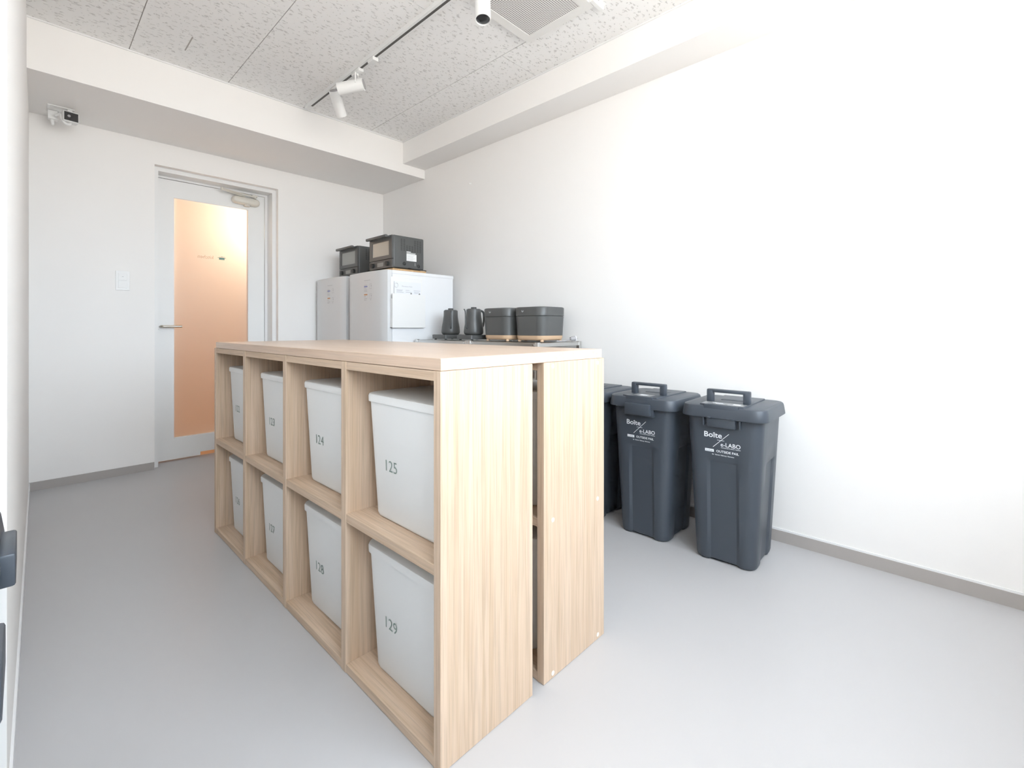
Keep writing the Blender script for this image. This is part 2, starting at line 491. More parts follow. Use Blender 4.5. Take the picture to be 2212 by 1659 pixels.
# closer
bm = nb()
skin(bm, [[(1.207 + x * 1.0, YL - .001 - dpt, 1.967 - .026 * (x + .1) + zz) for x, zz in rrect(hxx, hzz, hzz, 8)] for dpt, hxx, hzz in ((0, .098, .027), (.03, .100, .029), (.045, .094, .024), (.05, .086, .016))])
L(obj('closer_body', bm, 'beige', dr, True, 40))
bm = nb(); cyl(bm, (1.215, YL - .02, 1.945), (1.215, YL - .02, 1.925), .022, 24)
L(obj('closer_cap', bm, 'beige', dr, True))
bm = nb()
box(bm, 1.245, 1.285, YL - .05, YL - .006, 2.008, 2.020, .002)
tube(bm, [(1.268, YL - .04, 2.004), (1.025, YL - .085, 2.016)], .006, 10); tube(bm, [(1.025, YL - .085, 2.010), (1.20, YL - .03, 1.998)], .006, 10)
cyl(bm, (1.025, YL - .085, 2.004), (1.025, YL - .085, 2.024), .009); cyl(bm, (1.268, YL - .04, 1.992), (1.268, YL - .04, 2.014), .009)
L(obj('closer_arm', bm, 'beige', dr, True))

# ================================================================== OBJECTS
# ---- the two open shelf units and the worktop over them
SY0, SY1 = 0.7990, 2.5245
TH = 0.0235
DIV = [(0.7990, 0.8233), (1.2262, 1.2530), (1.6560, 1.6825), (2.0810, 2.1085), (2.5005, 2.5245)]
def shelf_unit(label, x0, x1, back):
    u = thing('shelf_unit', label, 'shelf', (x0, SY0, 0))
    W = x1 - x0
    for k, (a, b_) in enumerate(DIV):
        bm = box(nb(), 0, W, a - SY0, b_ - SY0, 0.0008, .8665, .0008, 1)
        obj('side_panel' if k in (0, 4) else 'divider', bm, 'wood_z', u)
    for (a0, a), (b_, b1) in zip(DIV, DIV[1:]):
        ya, yb = a - SY0, b_ - SY0
        for nm, z0, z1 in (('bottom_board', .0012, .0251), ('shelf_board', .4190, .4426), ('top_board', .8442, .8660)):
            obj(nm, box(nb(), .0015, W - (.012 if back else .0015), ya, yb, z0, z1, .0006, 1), 'wood_y', u)
    if back:
        for (a0, a), (b_, b1) in zip(DIV, DIV[1:]):
            obj('back_panel', box(nb(), W - .012, W - .004, a - SY0, b_ - SY0, .0015, .8655), 'wood_z', u)
    return u
u1 = shelf_unit('open oak cube shelf facing the door side, holding the numbered white boxes', .6145, .9146, True)
u2 = shelf_unit('oak shelf unit nearer the black bins, with round screw caps on its end', .9605, 1.2545, False)
for x, z in ((.9984, .8555), (1.218, .8535), (.9984, .4343), (1.218, .4345), (.9984, .0145), (1.219, .0150)):
    bm = nb(); cyl(bm, (x - .9605, .0002, z), (x - .9605, -.0010, z), .0062, 20)
    obj('screw_cap', bm, 'cap', u2, True)
ct = obj('worktop', box(nb(), .6165, 1.2440, .8000, 2.5080, .8672, .8944, .0009, 1), 'wood_top')
tag(ct, 'thick pale wood worktop lying across both oak shelf units', 'worktop')

# ---- white lidded boxes
def storage_box(label, loc, num, group):
    t = thing('storage_box', label, 'box', loc, 0, group)
    bm = nb()
    loft(bm, [(.0, .098, .142, .030), (.004, .104, .148, .034), (.012, .107, .151, .036), (.316, .117, .176, .040)], 8)
    obj('box_body', bm, 'box', t, True, 40)
    bm = nb()
    loft(bm, [(.3145, .1195, .1785, .042), (.3155, .1215, .1815, .043), (.330, .1220, .1820, .043), (.3355, .1195, .1795, .041), (.3370, .115, .175, .038)], 8)
    obj('lid', bm, 'box', t, True, 40)
    if num:
        bm = nb()
        zc = .150
        xf = -(.107 + .010 * (zc - .012) / .304) - .0006
        text_bm(bm, num, .030, frame_m((xf, .049, zc - .013), (0, -1, 0), (-.033, 0, 1)), -0.004, 'CENTER', 1.02)
        obj('number_print', bm, 'number', t)
    return t
WHERE = ['in the column nearest the camera', 'second column from the camera', 'third column from the camera', 'in the farthest column by the door']
names = [['125', '124', '123', '122'], ['129', '128', '127', '126']]
for row, z in ((0, .4428), (1, .0253)):
    for k in range(4):
        yc = (DIV[k][1] + DIV[k + 1][0]) / 2
        nm = names[row][k]
        storage_box('white lidded box numbered %s on the %s shelf, %s' % (nm, ('upper', 'lower')[row], WHERE[k]), (.7770, yc, z), nm, 'numbered white boxes in the oak shelf')
yc = (DIV[0][1] + DIV[1][0]) / 2
storage_box('white box glimpsed through the slit between shelf units, upper shelf', (1.1120, yc, .4428), None, 'white boxes in the second shelf')
storage_box('white box glimpsed through the slit between shelf units, lower shelf', (1.1120, yc, .0253), None, 'white boxes in the second shelf')

# ---- black lidded bins
def bin_ring(z, hx, hy, r, inset, raise_=0.0):
    """ring with a shallow flat recess in the middle of each side"""
    out = []
    n = 6
    corners = ((hx - r, hy - r, 0), (-hx + r, hy - r, 90), (-hx + r, -hy + r, 180), (hx - r, -hy + r, 270))
    for ci, (cx, cy, a0) in enumerate(corners):
        for i in range(n + 1):
            a = math.radians(a0 + 90 * i / n)
            out.append((cx + r * math.cos(a), cy + r * math.sin(a), z))
        if ci == 0: base = [(s, hy) for s in (.062, .050, -.050, -.062)]; nrm = (0, -1)
        elif ci == 1: base = [(-hx, s) for s in (.062, .050, -.050, -.062)]; nrm = (1, 0)
        elif ci == 2: base = [(s, -hy) for s in (-.062, -.050, .050, .062)]; nrm = (0, 1)
        else: base = [(hx, s) for s in (-.062, -.050, .050, .062)]; nrm = (-1, 0)
        for j, (x, y) in enumerate(base):
            q = inset if j in (1, 2) else 0
            out.append((x + nrm[0] * q, y + nrm[1] * q, z + (raise_ if j in (1, 2) else 0)))
    return out

def xfront(z): return -(.138 + .022 * z)
def trash_bin(label, loc, rz, style):
    t = thing('trash_bin', label, 'trash bin', loc, rz, 'black outdoor bins')
    hx = lambda z: .138 + .022 * z
    hy = lambda z: .118 + .052 * z
    bm = nb()
    rings = [bin_ring(.0, hx(0) - .012, hy(0) - .012, .035, .003, .006), bin_ring(.006, hx(0) - .003, hy(0) - .003, .040, .004, .006),
             bin_ring(.016, hx(0), hy(0), .042, .0075, .002)]
    for z in (.15, .30, .412): rings.append(bin_ring(z, hx(z), hy(z), .044, .0075))
    rings.append(bin_ring(.424, hx(.424), hy(.424), .044, .0))
    rings.append(bin_ring(.50, hx(.5), hy(.5), .044, 0)); rings.append(bin_ring(.602, hx(.602), hy(.602), .044, 0))
    skin(bm, rings)
    obj('bin_body', bm, 'bin', t, True, 30)
    bm = nb()
    loft(bm, [(.594, .170, .163, .046), (.596, .174, .167, .048), (.600, .1745, .1675, .048), (.633, .1705, .1635, .049), (.6405, .168, .161, .048), (.6445, .1625, .1555, .045)], 8)
    lid = obj('lid', bm, 'bin', t, True, 35)
    bm = nb()
    box(bm, -.163, .150, -.085, .085, .640, .6495, .0025); box(bm, -.1705, -.150, -.066, .066, .618, .6500, .002)
    box(bm, -.010, .060, -.050, .050, .646, .6515, .002)
    obj('lid_panel', bm, 'bin', lid, True, 30)
    # carrying handle with open middle
    bm = nb()
    hx0 = -.070
    box(bm, hx0 - .013, hx0 + .013, -.085, .085, .688, .7015, .004)
    for s in (-1, 1):
        box(bm, hx0 - .014, hx0 + .014, s * .085 - (.026 if s > 0 else 0), s * .085 + (.026 if s < 0 else 0), .646, .697, .004)
    obj('lid_handle', bm, 'bin', t, True, 30)
    # front latch
    bm = nb()
    if style == 'shut':
        box(bm, -.168, -.150, -.054, .054, .558, .596, .003)
        for s in (-1, 1): box(bm, -.166, -.150, s * .070 - .003, s * .070 + .003, .560, .600, .0012)
        for s in (-1, 1): box(bm, -.178, -.166, s * .045 - .008, s * .045 + .008, .594, .600, .002)
    else:
        box(bm, -.190, -.168, -.062, .062, .566, .617, .004)
        box(bm, -.171, -.150, -.072, .072, .560, .598, .002)
    obj('latch', bm, 'bin', t, True, 30)
    # white print on the body
    def fr(u, z): return frame_m((xfront(z) - .0007, -u, z), (0, -1, 0), (-.022, 0, 1))
    bm = nb()
    text_bm(bm, 'Bo\u00eete', .0215, fr(-.071, .5130), 0.012, width=.070)
    text_bm(bm, 'e-LABO', .0165, fr(-.006, .4805), 0.004, width=.075)
    text_bm(bm, 'OUTSIDE PAIL', .0092, fr(-.023, .4545), 0.012, width=.086)
    text_bm(bm, 'for  Garage / Balcony / Entrance', .0042, fr(-.040, .4420), 0.02, width=.085)
    text_bm(bm, 'Commercial Products / Kitchen', .0035, fr(-.005, .4740), 0.02, width=.074)
    a, c = Vector((-.036, .474)), Vector((.026, .534))
    dv = (c - a).normalized(); pv = Vector((-dv.y, dv.x)) * .0009
    fm = fr(0, 0)
    def pt(u, z): return Vector((xfront(z) - .0007, -u, z))
    bm.faces.new([bm.verts.new(pt(*q)) for q in (a - pv, c - pv, c + pv, a + pv)])
    bm.faces.new([bm.verts.new(pt(*q)) for q in ((-.020, .5033), (.008, .5033), (.008, .5048), (-.020, .5048))])
    bm.faces.new([bm.verts.new(pt(*q)) for q in ((-.068, .4530), (-.033, .4530), (-.033, .4640), (-.068, .4640))])
    obj('logo_print', bm, 'print', t)
    bm = nb(); text_bm(bm, 'Collab', .0060, Matrix.Translation((-.0004, 0, 0)) @ fr(-.064, .4555), 0.0, width=.027)
    obj('badge_lettering', bm, 'bin', t)
    # label on the lid
    if style in ('shut', 'open'):
        fm = frame_m((-.158, 0, .6500), (0, -1, 0), (1, 0, 0))
        half = .082 if style == 'shut' else .045
        bm = nb(); quad(bm, fm, -half, half, .004, .064)
        lb = obj('lid_label', bm, 'lid_label', lid)
        bm = nb()
        if style == 'shut':
            quad(bm, fm, -.050, -.036, .040, .050, .0004); quad(bm, fm, -.034, -.004, .028, .040, .0004); quad(bm, fm, .034, .062, .024, .048, .0004)
            quad(bm, fm, -.066, -.034, .017, .0215, .0004); quad(bm, fm, -.028, .006, .017, .0215, .0004); quad(bm, fm, .018, .076, .014, .019, .0004)
        else:
            quad(bm, fm, -.016, .020, .024, .050, .0004); quad(bm, fm, -.022, .014, .015, .0195, .0004)
        obj('label_print', bm, 'print', lb)
    return t
trash_bin('nearest black lidded bin by the right wall, its latch tucked under the lid', (2.096, .688, 0), 0.03, 'shut')
trash_bin('black lidded bin in the middle of the row, with a raised front latch', (2.098, 1.045, 0), 0.0, 'open')
trash_bin('black lidded bin mostly hidden behind the end of the oak shelf', (2.100, 1.402, 0), 0.0, 'plain')
trash_bin('black bin cut off by the left picture edge, farther latch', (-.200, 1.100, 0), PI, 'plain')
trash_bin('black bin cut off by the left picture edge, nearer and lower latch', (-.206, .745, 0), PI, 'plain')

# ---- refrigerators
FH = 1.362
def fridge(label, y0, y1):
    x0, x1 = 1.682, 2.280
    t = thing('refrigerator', label, 'refrigerator', ((x0 + x1) / 2, (y0 + y1) / 2, 0), 0, 'white refrigerators')
    hx, hy = (x1 - x0) / 2, (y1 - y0) / 2
    bm = nb(); box(bm, -hx + .062, hx, -hy, hy, .02, FH - .012, .006, 3)
    obj('cabinet', bm, 'fridge', t, True, 40)
    bm = nb(); box(bm, -hx + .060, hx + .004, -hy - .002, hy + .002, FH - .028, FH, .006, 3)
    obj('top_cover', bm, 'fridge', t, True, 40)
    for nm, z0, z1 in (('door', .55, FH - .001), ('freezer_door', .05, .540)):
        bm = nb(); n_ = 14; ring0, ring1 = [], []
        prof = [(-hx + .058, hy)]
        for i in range(n_ + 1):
            s = 1 - 2 * i / n_
            bow = .016 * (1 - s * s)
            edge = .012 * max(0, (abs(s) - .86) / .14) ** 2
            prof.append((-hx + .014 - bow + edge, hy * s))
        prof.append((-hx + .058, -hy))
        rings = [[(x, y, z) for x, y in prof] for z in (z0, z0 + .003, z1 - .003, z1)]
        for q in (0, 3): rings[q] = [(x + (.003 if 0 < k < len(prof) - 1 else 0), y * .995, z) for k, (x, y, z) in enumerate(rings[q])]
        skin(bm, rings)
        obj(nm, bm, 'fridge_door', t, True, 40)
    for z in (.0,):
        for sx_ in (-1, 1):
            for sy_ in (-1, 1):
                bm = nb(); cyl(bm, (sx_ * (hx - .09), sy_ * (hy - .05), 0), (sx_ * (hx - .09), sy_ * (hy - .05), .022), .018, 16)
                obj('foot', bm, 'black_matt', t)
    # small printed notes on the door
    def pr(cols_, m_, nm):
        bm = nb()
        for (ya, yb, za, zb) in cols_:
            yl = (ya + yb) / 2 - 0
            xs = []
            for yy in (ya, yb):
                s = yy / hy
                xs.append(-hx + .014 - .016 * (1 - s * s) - .0008)
            bm.faces.new([bm.verts.new(p) for p in ((xs[0], ya, za), (xs[1], yb, za), (xs[1], yb, zb), (xs[0], ya, zb))])
        q_ = obj(nm, bm, m_, t)
        q_['kind'] = 'stuff'
    o_ = .0
    pr([(-.002, -.048, 1.252, 1.260)], 'ink_blue', 'blue_print'); pr([(-.002, -.048, 1.194, 1.202)], 'ink_red', 'orange_print')
    lines = [(-.002, -.040, 1.264, 1.267), (-.002, -.036, 1.244, 1.247), (-.002, -.040, 1.231, 1.234), (-.002, -.044, 1.221, 1.224),
             (-.002, -.024, 1.182, 1.186), (-.002, -.044, 1.168, 1.171), (-.002, -.036, 1.158, 1.161), (-.002, -.086, 1.298, 1.301)]
    for z0, z1 in ((1.238, 1.272), (1.168, 1.202)):
        lines += [(-.078, -.104, z1 - .002, z1), (-.078, -.104, z0, z0 + .002), (-.078, -.0795, z0, z1), (-.1025, -.104, z0, z1), (-.094, -.100, z1 - .018, z1 - .010)]
    lines += [(-.082, -.098, 1.158, 1.161)]
    pr(lines, 'ink', 'grey_print')
    return t
fridge('white refrigerator with the document pocket on its side, nearer the steel racks', 2.806, 3.344)
fridge('white refrigerator in the corner beside the door wall', 3.402, 3.918)

# document pocket and card on the refrigerator's side
FY = 2.806
p = thing('document_pocket', 'white hanging document pocket on the side of the refrigerator', 'document holder', (1.865, FY, .962))
obj('back_plate', box(nb(), -.136, .124, -.004, -.001, .012, .352, .001, 1), 'white', p)
bm = nb(); box(bm, -.138, .134, -.030, -.027, 0, .236, .001, 1); box(bm, -.138, .134, -.028, -.001, 0, .003); box(bm, -.138, -.135, -.028, -.001, .0, .200); box(bm, .131, .134, -.028, -.001, 0, .200)
obj('front_pocket', bm, 'white', p)
cdd = thing('instruction_card', 'printed instruction card standing in the white document pocket', 'card', (1.865, FY - .010, 1.12))
bm = nb(); box(bm, -.112, .108, -.0025, 0, -.140, .163)
obj('card_sheet', bm, 'paper2', cdd)
bm = nb(); fm = frame_m((0, -.0031, 0), (1, 0, 0), (0, 0, 1))
text_bm(bm, 'Microwave Oven', .0085, Matrix.Translation((-.052, 0, .128)) @ fm, 0.0, width=.085)
for x0, x1, zz in ((-.095, -.045, .104), (-.095, -.050, .097), (-.095, -.038, .088), (-.022, .010, .104), (-.022, .028, .091), (.045, .100, .104), (.048, .095, .093), (.050, .080, .086)):
    quad(bm, fm, x0, x1, zz, zz + .0022)
obj('card_print', bm, M['ink'], cdd)
M['dot'] = mat('card_dot', (.18, .18, .17), .6)
for x in (.024, .094):
    bm = nb(); cyl(bm, (x, -.0026, .082), (x, -.0034, .082), .0065, 16)
    obj('card_dot', bm, 'dot', cdd)
bm = nb(); pts = [(-.098 + .013 * math.cos(a), -.008, .137 + .016 * math.sin(a)) for a in [k * 2 * PI / 24 for k in range(25)]]
tube(bm, pts, .0018, 8)
obj('card_ring', bm, 'white', cdd, True)

# ---- toaster ovens on wooden boards
def toaster(label, loc):
    t = thing('toaster_oven', label, 'toaster oven', loc, 0, 'black toaster ovens')
    hx, hy, H = .128, .155, .235
    bm = nb(); box(bm, -hx, hx, -hy, hy, .006, H, .010, 3)
    obj('oven_body', bm, 'black', t, True, 40)
    bm = nb()                                            # drop-down door with a window hole
    fx0, fx1 = -hx - .010, -hx + .004
    wy, wz0, wz1 = .112, .096, .196
    box(bm, fx0, fx1, -hy + .004, -wy, .070, H - .003); box(bm, fx0, fx1, wy, hy - .004, .070, H - .003)
    box(bm, fx0, fx1, -wy, wy, .070, wz0); box(bm, fx0, fx1, -wy, wy, wz1, H - .003)
    d_ = obj('oven_door', bm, 'black', t)
    bm = nb(); box(bm, fx0 + .003, fx1 - .002, -wy, wy, wz0, wz1)
    obj('window_pane', bm, 'silverglass', d_)
    bm = nb(); box(bm, fx0 - .042, fx0 - .022, -.135, .135, .214, .232, .004); box(bm, fx0 - .030, fx0 + .002, -.125, -.105, .216, .228, .002); box(bm, fx0 - .030, fx0 + .002, .105, .125, .216, .228, .002)
    obj('door_handle', bm, 'black', d_, True, 30)
    bm = nb(); box(bm, -hx - .010, -hx + .004, -hy + .004, hy - .004, .008, .064)
    cp = obj('control_panel', bm, 'black', t)
    bm = nb(); box(bm, -hx - .0115, -hx - .009, -.040, .040, .022, .050)
    obj('display_plate', bm, 'greyplate', cp)
    for s in (-1, 1):
        bm = nb(); cyl(bm, (-hx - .008, s * .098, .036), (-hx - .026, s * .098, .036), .017, 24)
        obj('knob', bm, 'black_matt', t, True)
    # side facing the window: vents, rating label, round dimples
    ys = -hy - .0006
    bm = nb(); fm = frame_m((0, ys, 0), (1, 0, 0), (0, 0, 1))
    for i in range(8):
        for j in range(12):
            if j > 5 and 1 < i < 5: continue
            z = .130 + j * .0072
            quad(bm, fm, -.070 + i * .0225, -.070 + i * .0225 + .014, z, z + .0034)
    obj('vent_slots', bm, 'black_matt', t)
    bm = nb(); quad(bm, fm, -.022, .062, .062, .112); quad(bm, fm, -.022, .014, .124, .129); quad(bm, fm, -.022, .056, .118, .1205); quad(bm, fm, -.022, .052, .1135, .1155); quad(bm, fm, .049, .051, .030, .052)
    rl = obj('rating_label', bm, 'paper', t)
    bm = nb()
    fm2 = frame_m((0, ys - .0003, 0), (1, 0, 0), (0, 0, 1))
    for k in range(6): quad(bm, fm2, -.016, .030 + .018 * (k % 3) / 2, .068 + k * .007, .0692 + k * .007)
    obj('label_print', bm, 'ink', rl)
    for x, z in ((-.040, .040), (.080, .032)):
        bm = nb(); 
        prof = [(.013, 0), (.013, .002), (.010, .0055), (.0055, .0075), (.0015, .008)]
        skin(bm, [[(x + rr * math.cos(a), -hy - d2, z + rr * math.sin(a)) for a in [k * 2 * PI / 20 for k in range(20)]] for rr, d2 in prof])
        obj('side_stud', bm, 'black_matt', t, True)
    for sx_ in (-1, 1):
        for sy_ in (-1, 1):
            bm = nb(); cyl(bm, (sx_ * .10, sy_ * .125, 0), (sx_ * .10, sy_ * .125, .010), .012, 12)
            obj('foot', bm, 'black_matt', t)
    bm = nb(); tube(bm, spline([(-.005, -hy + .010, .010), (-.002, -hy - .012, .009), (.03, -hy - .020, .0035), (.09, -hy - .016, .0032), (.135, -hy - .012, .0032), (.155, -hy + .02, .0032), (.16, -hy + .08, .0032)], 6), .0028, 8)
    obj('power_cord', bm, 'black_matt', t, True)
    return t
def board(label, loc):
    o = obj('wooden_board', box(nb(), -.140, .140, -.172, .165, 0, .014, .003), 'board')
    o.location = loc
    return tag(o, label, 'board', 'boards under the toaster ovens')
board('thin wooden board under the toaster oven nearer the steel racks', (1.892, 2.985, FH))
toaster('black toaster oven on the refrigerator nearer the steel racks', (1.892, 2.978, FH + .0142))
board('thin wooden board under the toaster oven in the corner', (1.940, 3.560, FH))
toaster('black toaster oven on the corner refrigerator, half hidden by the other oven', (1.940, 3.552, FH + .0142))

# ---- stainless racks along the right wall
RT = 0.8790
def rack(label, y0, y1):
    x0, x1 = 1.9035, 2.3080
    t = thing('steel_rack', label, 'rack', ((x0 + x1) / 2, (y0 + y1) / 2, 0), 0, 'stainless steel racks')
    hx, hy = (x1 - x0) / 2, (y1 - y0) / 2
    p_ = .024
    for sx_ in (-1, 1):
        for sy_ in (-1, 1):
            bm = nb(); cx, cy = sx_ * (hx - p_ / 2), sy_ * (hy - p_ / 2)
            box(bm, cx - p_ / 2, cx + p_ / 2, cy - p_ / 2, cy + p_ / 2, .0, RT + .003, .003, 2)
            obj('post', bm, 'steel', t, True, 40)
    for z in (RT, .7290, .18):
        bm = nb()
        th_ = .022 if z == RT else .040
        e = .003
        box(bm, -hx + p_, hx - p_, -hy + e, -hy + e + .012, z - th_, z - .002, .001); box(bm, -hx + p_, hx - p_, hy - e - .012, hy - e, z - th_, z - .002, .001)
        box(bm, -hx + e, -hx + e + .012, -hy + p_, hy - p_, z - th_, z - .002, .001); box(bm, hx - e - .012, hx - e, -hy + p_, hy - p_, z - th_, z - .002, .001)
        obj('rail_frame', bm, 'steel', t)
        bm = nb(); box(bm, -hx + .010, hx - .010, -hy + .010, hy - .010, z - .012, z - .004)
        obj('shelf_plate', bm, 'steel', t)
    for sx_, sy_ in ((-1, -1), (-1, 1)):
        bm = nb(); cyl(bm, (sx_ * hx + .003, sy_ * (hy - .036), RT - .012), (sx_ * hx - .001, sy_ * (hy - .036), RT - .012), .0045, 14)
        obj('bolt', bm, 'chrome', t, True)
    return t
rack('steel rack carrying the two rice cookers', 1.6254, 2.2000)
rack('steel rack beside the refrigerator, carrying the two kettles', 2.2030, 2.7700)

# ---- rice cookers
def cooker(label, loc):
    t = thing('rice_cooker', label, 'rice cooker', loc, 0, 'black rice cookers')
    hx, hy = .118, .121
    for sx_ in (-1, 1):
        for sy_ in (-1, 1):
            bm = nb(); cyl(bm, (sx_ * .085, sy_ * .088, 0), (sx_ * .085, sy_ * .088, .012), .010, 14)
            obj('foot', bm, 'tan', t)
    bm = nb(); loft(bm, [(.008, .092, .095, .040), (.012, .103, .106, .046), (.020, .109, .112, .050), (.036, .1105, .1135, .052)], 10)
    obj('tan_base', bm, 'tan', t, True, 40)
    bm = nb(); loft(bm, [(.0362, .1085, .1115, .051), (.0375, .1105, .1135, .052), (.148, hx - .0015, hy - .0015, .055), (.150, hx - .003, hy - .003, .054)], 10)
    obj('cooker_body', bm, 'black', t, True, 40)
    bm = nb(); loft(bm, [(.1495, hx - .005, hy - .005, .052), (.1525, hx - .005, hy - .005, .052)], 10)
    obj('seam_gap', bm, 'black_matt', t)
    bm = nb(); loft(bm, [(.152, hx - .003, hy - .003, .054), (.154, hx - .001, hy - .001, .055), (.198, hx, hy, .056), (.2035, hx - .003, hy - .003, .054), (.206, hx - .012, hy - .012, .046)], 10)
    ld = obj('lid', bm, 'black', t, True, 40)
    bm = nb(); pts = [(-hx - .0006, .035 + .006 * math.cos(a), .182 + .006 * math.sin(a)) for a in [math.radians(-200 + 26 * k) for k in range(10)]]
    tube(bm, pts, .0009, 6)
    obj('emblem', bm, 'paper2', ld)
    return t
cooker('black rice cooker nearest the bins, at the end of the steel rack', (2.153, 1.823, RT + .0005))
cooker('black rice cooker behind the first, next to the kettles', (2.136, 2.085, RT + .0005))

# ---- induction hobs and gooseneck kettles
def hob(label, loc):
    t = thing('induction_hob', label, 'hob', loc, 0, 'small black hobs')
    bm = nb(); loft(bm, [(.006, .093, .073, .008), (.007, .095, .075, .010), (.032, .096, .076, .010), (.034, .095, .075, .010)], 4)
    obj('hob_body', bm, 'black', t, True, 40)
    bm = nb(); loft(bm, [(.0341, .090, .070, .008), (.0352, .090, .070, .008)], 4)
    obj('hob_plate', bm, 'lens', t)
    for sx_ in (-1, 1):
        for sy_ in (-1, 1):
            bm = nb(); cyl(bm, (sx_ * .075, sy_ * .058, 0), (sx_ * .075, sy_ * .058, .008), .008, 12)
            obj('foot', bm, 'black_matt', t)
    return t
def kettle(label, loc, rz):
    t = thing('kettle', label, 'kettle', loc, rz, 'black gooseneck kettles')
    bm = nb(); lathe(bm, [(.052, 0), (.059, .003), (.064, .010), (.0655, .022), (.063, .050), (.056, .090), (.0505, .130), (.0495, .165), (.0485, .169), (.046, .1705)], 40)
    obj('kettle_body', bm, 'black', t, True, 40)
    bm = nb(); lathe(bm, [(.043, .1703), (.042, .1735), (.020, .1745), (.018, .177), (.019, .1835), (.017, .185)], 32)
    obj('lid', bm, 'black', t, True, 40)
    bm = nb(); tube(bm, spline([(-.056, 0, .045), (-.066, 0, .048), (-.076, 0, .065), (-.079, 0, .105), (-.081, 0, .145), (-.086, 0, .162), (-.093, 0, .168)], 6), [.0075 - .0035 * min(1, k / 24) for k in range(37)], 12)
    obj('spout', bm, 'black', t, True, 50)
    bm = nb(); tube(bm, spline([(.046, 0, .158), (.075, 0, .162), (.098, 0, .150), (.103, 0, .110), (.098, 0, .070), (.092, 0, .055)], 6), .0075, 12)
    obj('handle', bm, 'black', t, True, 50)
    return t
hob('black hob plate beside the refrigerator', (2.082, 2.606, RT + .0005))
kettle('black kettle beside the refrigerator, spout turned towards the room', (2.092, 2.602, RT + .0358), math.radians(52))
hob('black hob plate between the refrigerator side hob and the rice cookers', (2.082, 2.335, RT + .0005))
kettle('black gooseneck kettle partly hidden by a rice cooker, spout pointing left', (2.074, 2.336, RT + .0358), math.radians(6))

# ---- grey power plug at the end of the rack
pg = thing('power_plug', 'grey power plug lying at the wall end of the steel rack', 'plug', (2.279, 1.668, RT), math.radians(-20))
bm = nb(); tube(bm, [(-.020, 0, .016), (-.012, 0, .017), (.010, 0, .018), (.012, 0, .018)], [.009, .013, .015, .015], 14)
obj('plug_body', bm, 'greyplug', pg, True)
bm = nb(); tube(bm, [(.0118, 0, .018), (.016, 0, .018)], [.0165, .0165], 16)
obj('plug_face', bm, 'paper2', pg, True)
bm = nb(); box(bm, .016, .030, -.007, -.0055, .014, .022); box(bm, .016, .030, .0055, .007, .014, .022)
obj('prongs', bm, 'chrome', pg)
bm = nb(); tube(bm, spline([(-.020, 0, .016), (-.035, .002, .010), (-.050, .006, .0035), (-.075, .010, .0035), (-.110, .012, .0035)], 6), .0034, 8)
obj('cord', bm, 'greyplug', pg, True)

# ---- ceiling track, spotlights, vent
tk = thing('light_track', 'white lighting track with a dark slot running along the ceiling', 'lighting track', (1.335, 1.2, ZC))
bm = nb(); TY0, TY1 = -.9, 2.005
box(bm, -.020, -.007, TY0, TY1, -.022, 0); box(bm, .007, .020, TY0, TY1, -.022, 0); box(bm, -.007, .007, TY0, TY1, -.004, 0)
obj('rail', bm, 'spot', tk)
obj('slot_strip', box(nb(), -.007, .007, TY0, TY1 - .06, -.0215, -.004), 'track_slot', tk)
obj('end_cap', box(nb(), -.021, .021, TY1 - .058, TY1 + .004, -.0235, 0, .004), 'spot', tk, True, 30)
pl = tag(obj('track_plug', box(nb(), -.017, .017, -.030, .030, -.020, 0, .003), 'spot'), 'small white connector block clipped under the lighting track', 'connector')
pl.location = (1.335, 2.345, ZC - .0222)

def spotlight(label, loc, direction, drop=.075, length=.150, rad=.0325):
    t = thing('spotlight', label, 'spotlight', loc, 0, 'white track spotlights')
    bm = nb(); box(bm, -.016, .016, -.045, .045, -.018, 0, .003)
    obj('track_adapter', bm, 'spot', t, True, 30)
    d_ = Vector(direction).normalized()
    side = d_.cross(Vector((0, 0, 1)))
    side = side.normalized() if side.length > .05 else Vector((1, 0, 0))
    piv = Vector((0, 0, -drop))
    bm = nb()
    cyl(bm, (0, 0, -.018), (0, 0, -.030), .007, 12)
    for s in (-1, 1):
        tube(bm, [Vector((0, 0, -.028)), Vector((0, 0, -.028)) + side * s * (rad + .004), piv + side * s * (rad + .004)], .0035, 8)
    obj('yoke', bm, 'spot', t, True)
    q = d_.to_track_quat('Z', 'Y')
    def along(prof, n_=32):
        bm2 = nb()
        skin(bm2, [[piv + q @ Vector((rr * math.cos(2 * PI * k / n_), rr * math.sin(2 * PI * k / n_), z)) for k in range(n_)] for rr, z in prof])
        return bm2
    bm = nb()
    n_ = 32
    prof = [(rad - .004, -length * .25), (rad, -length * .25 + .003), (rad, length * .75), (rad - .003, length * .75), (rad - .004, length * .75 - .006)]
    skin(bm, [[piv + q @ Vector((rr * math.cos(2 * PI * k / n_), rr * math.sin(2 * PI * k / n_), z)) for k in range(n_)] for rr, z in prof], True, False)
    obj('lamp_housing', bm, 'spot', t, True, 40)
    obj('heat_sink', along([(rad - .006, -length * .25 - .004), (rad - .006, -length * .25)]), 'greyplug', t)
    obj('lens', along([(rad - .0042, length * .75 - .006), (rad * .6, length * .75 - .003), (rad * .2, length * .75 - .002)]), 'lens', t, True)
    return t
zt = ZC - .0222
spotlight('white track spotlight tilted down, nearest the door wall', (1.335, 2.790, zt), (.55, .42, -.75), .060, .150, .0320)
spotlight('white track spotlight turned almost level, second from the door wall', (1.335, 2.520, zt), (-.69, .70, -.20), .085, .150, .0345)
spotlight('white track spotlight pointing down with its dark lens showing, beside the vent', (1.335, 1.448, zt), (-.10, -.13, -1), .072, .185, .0330)

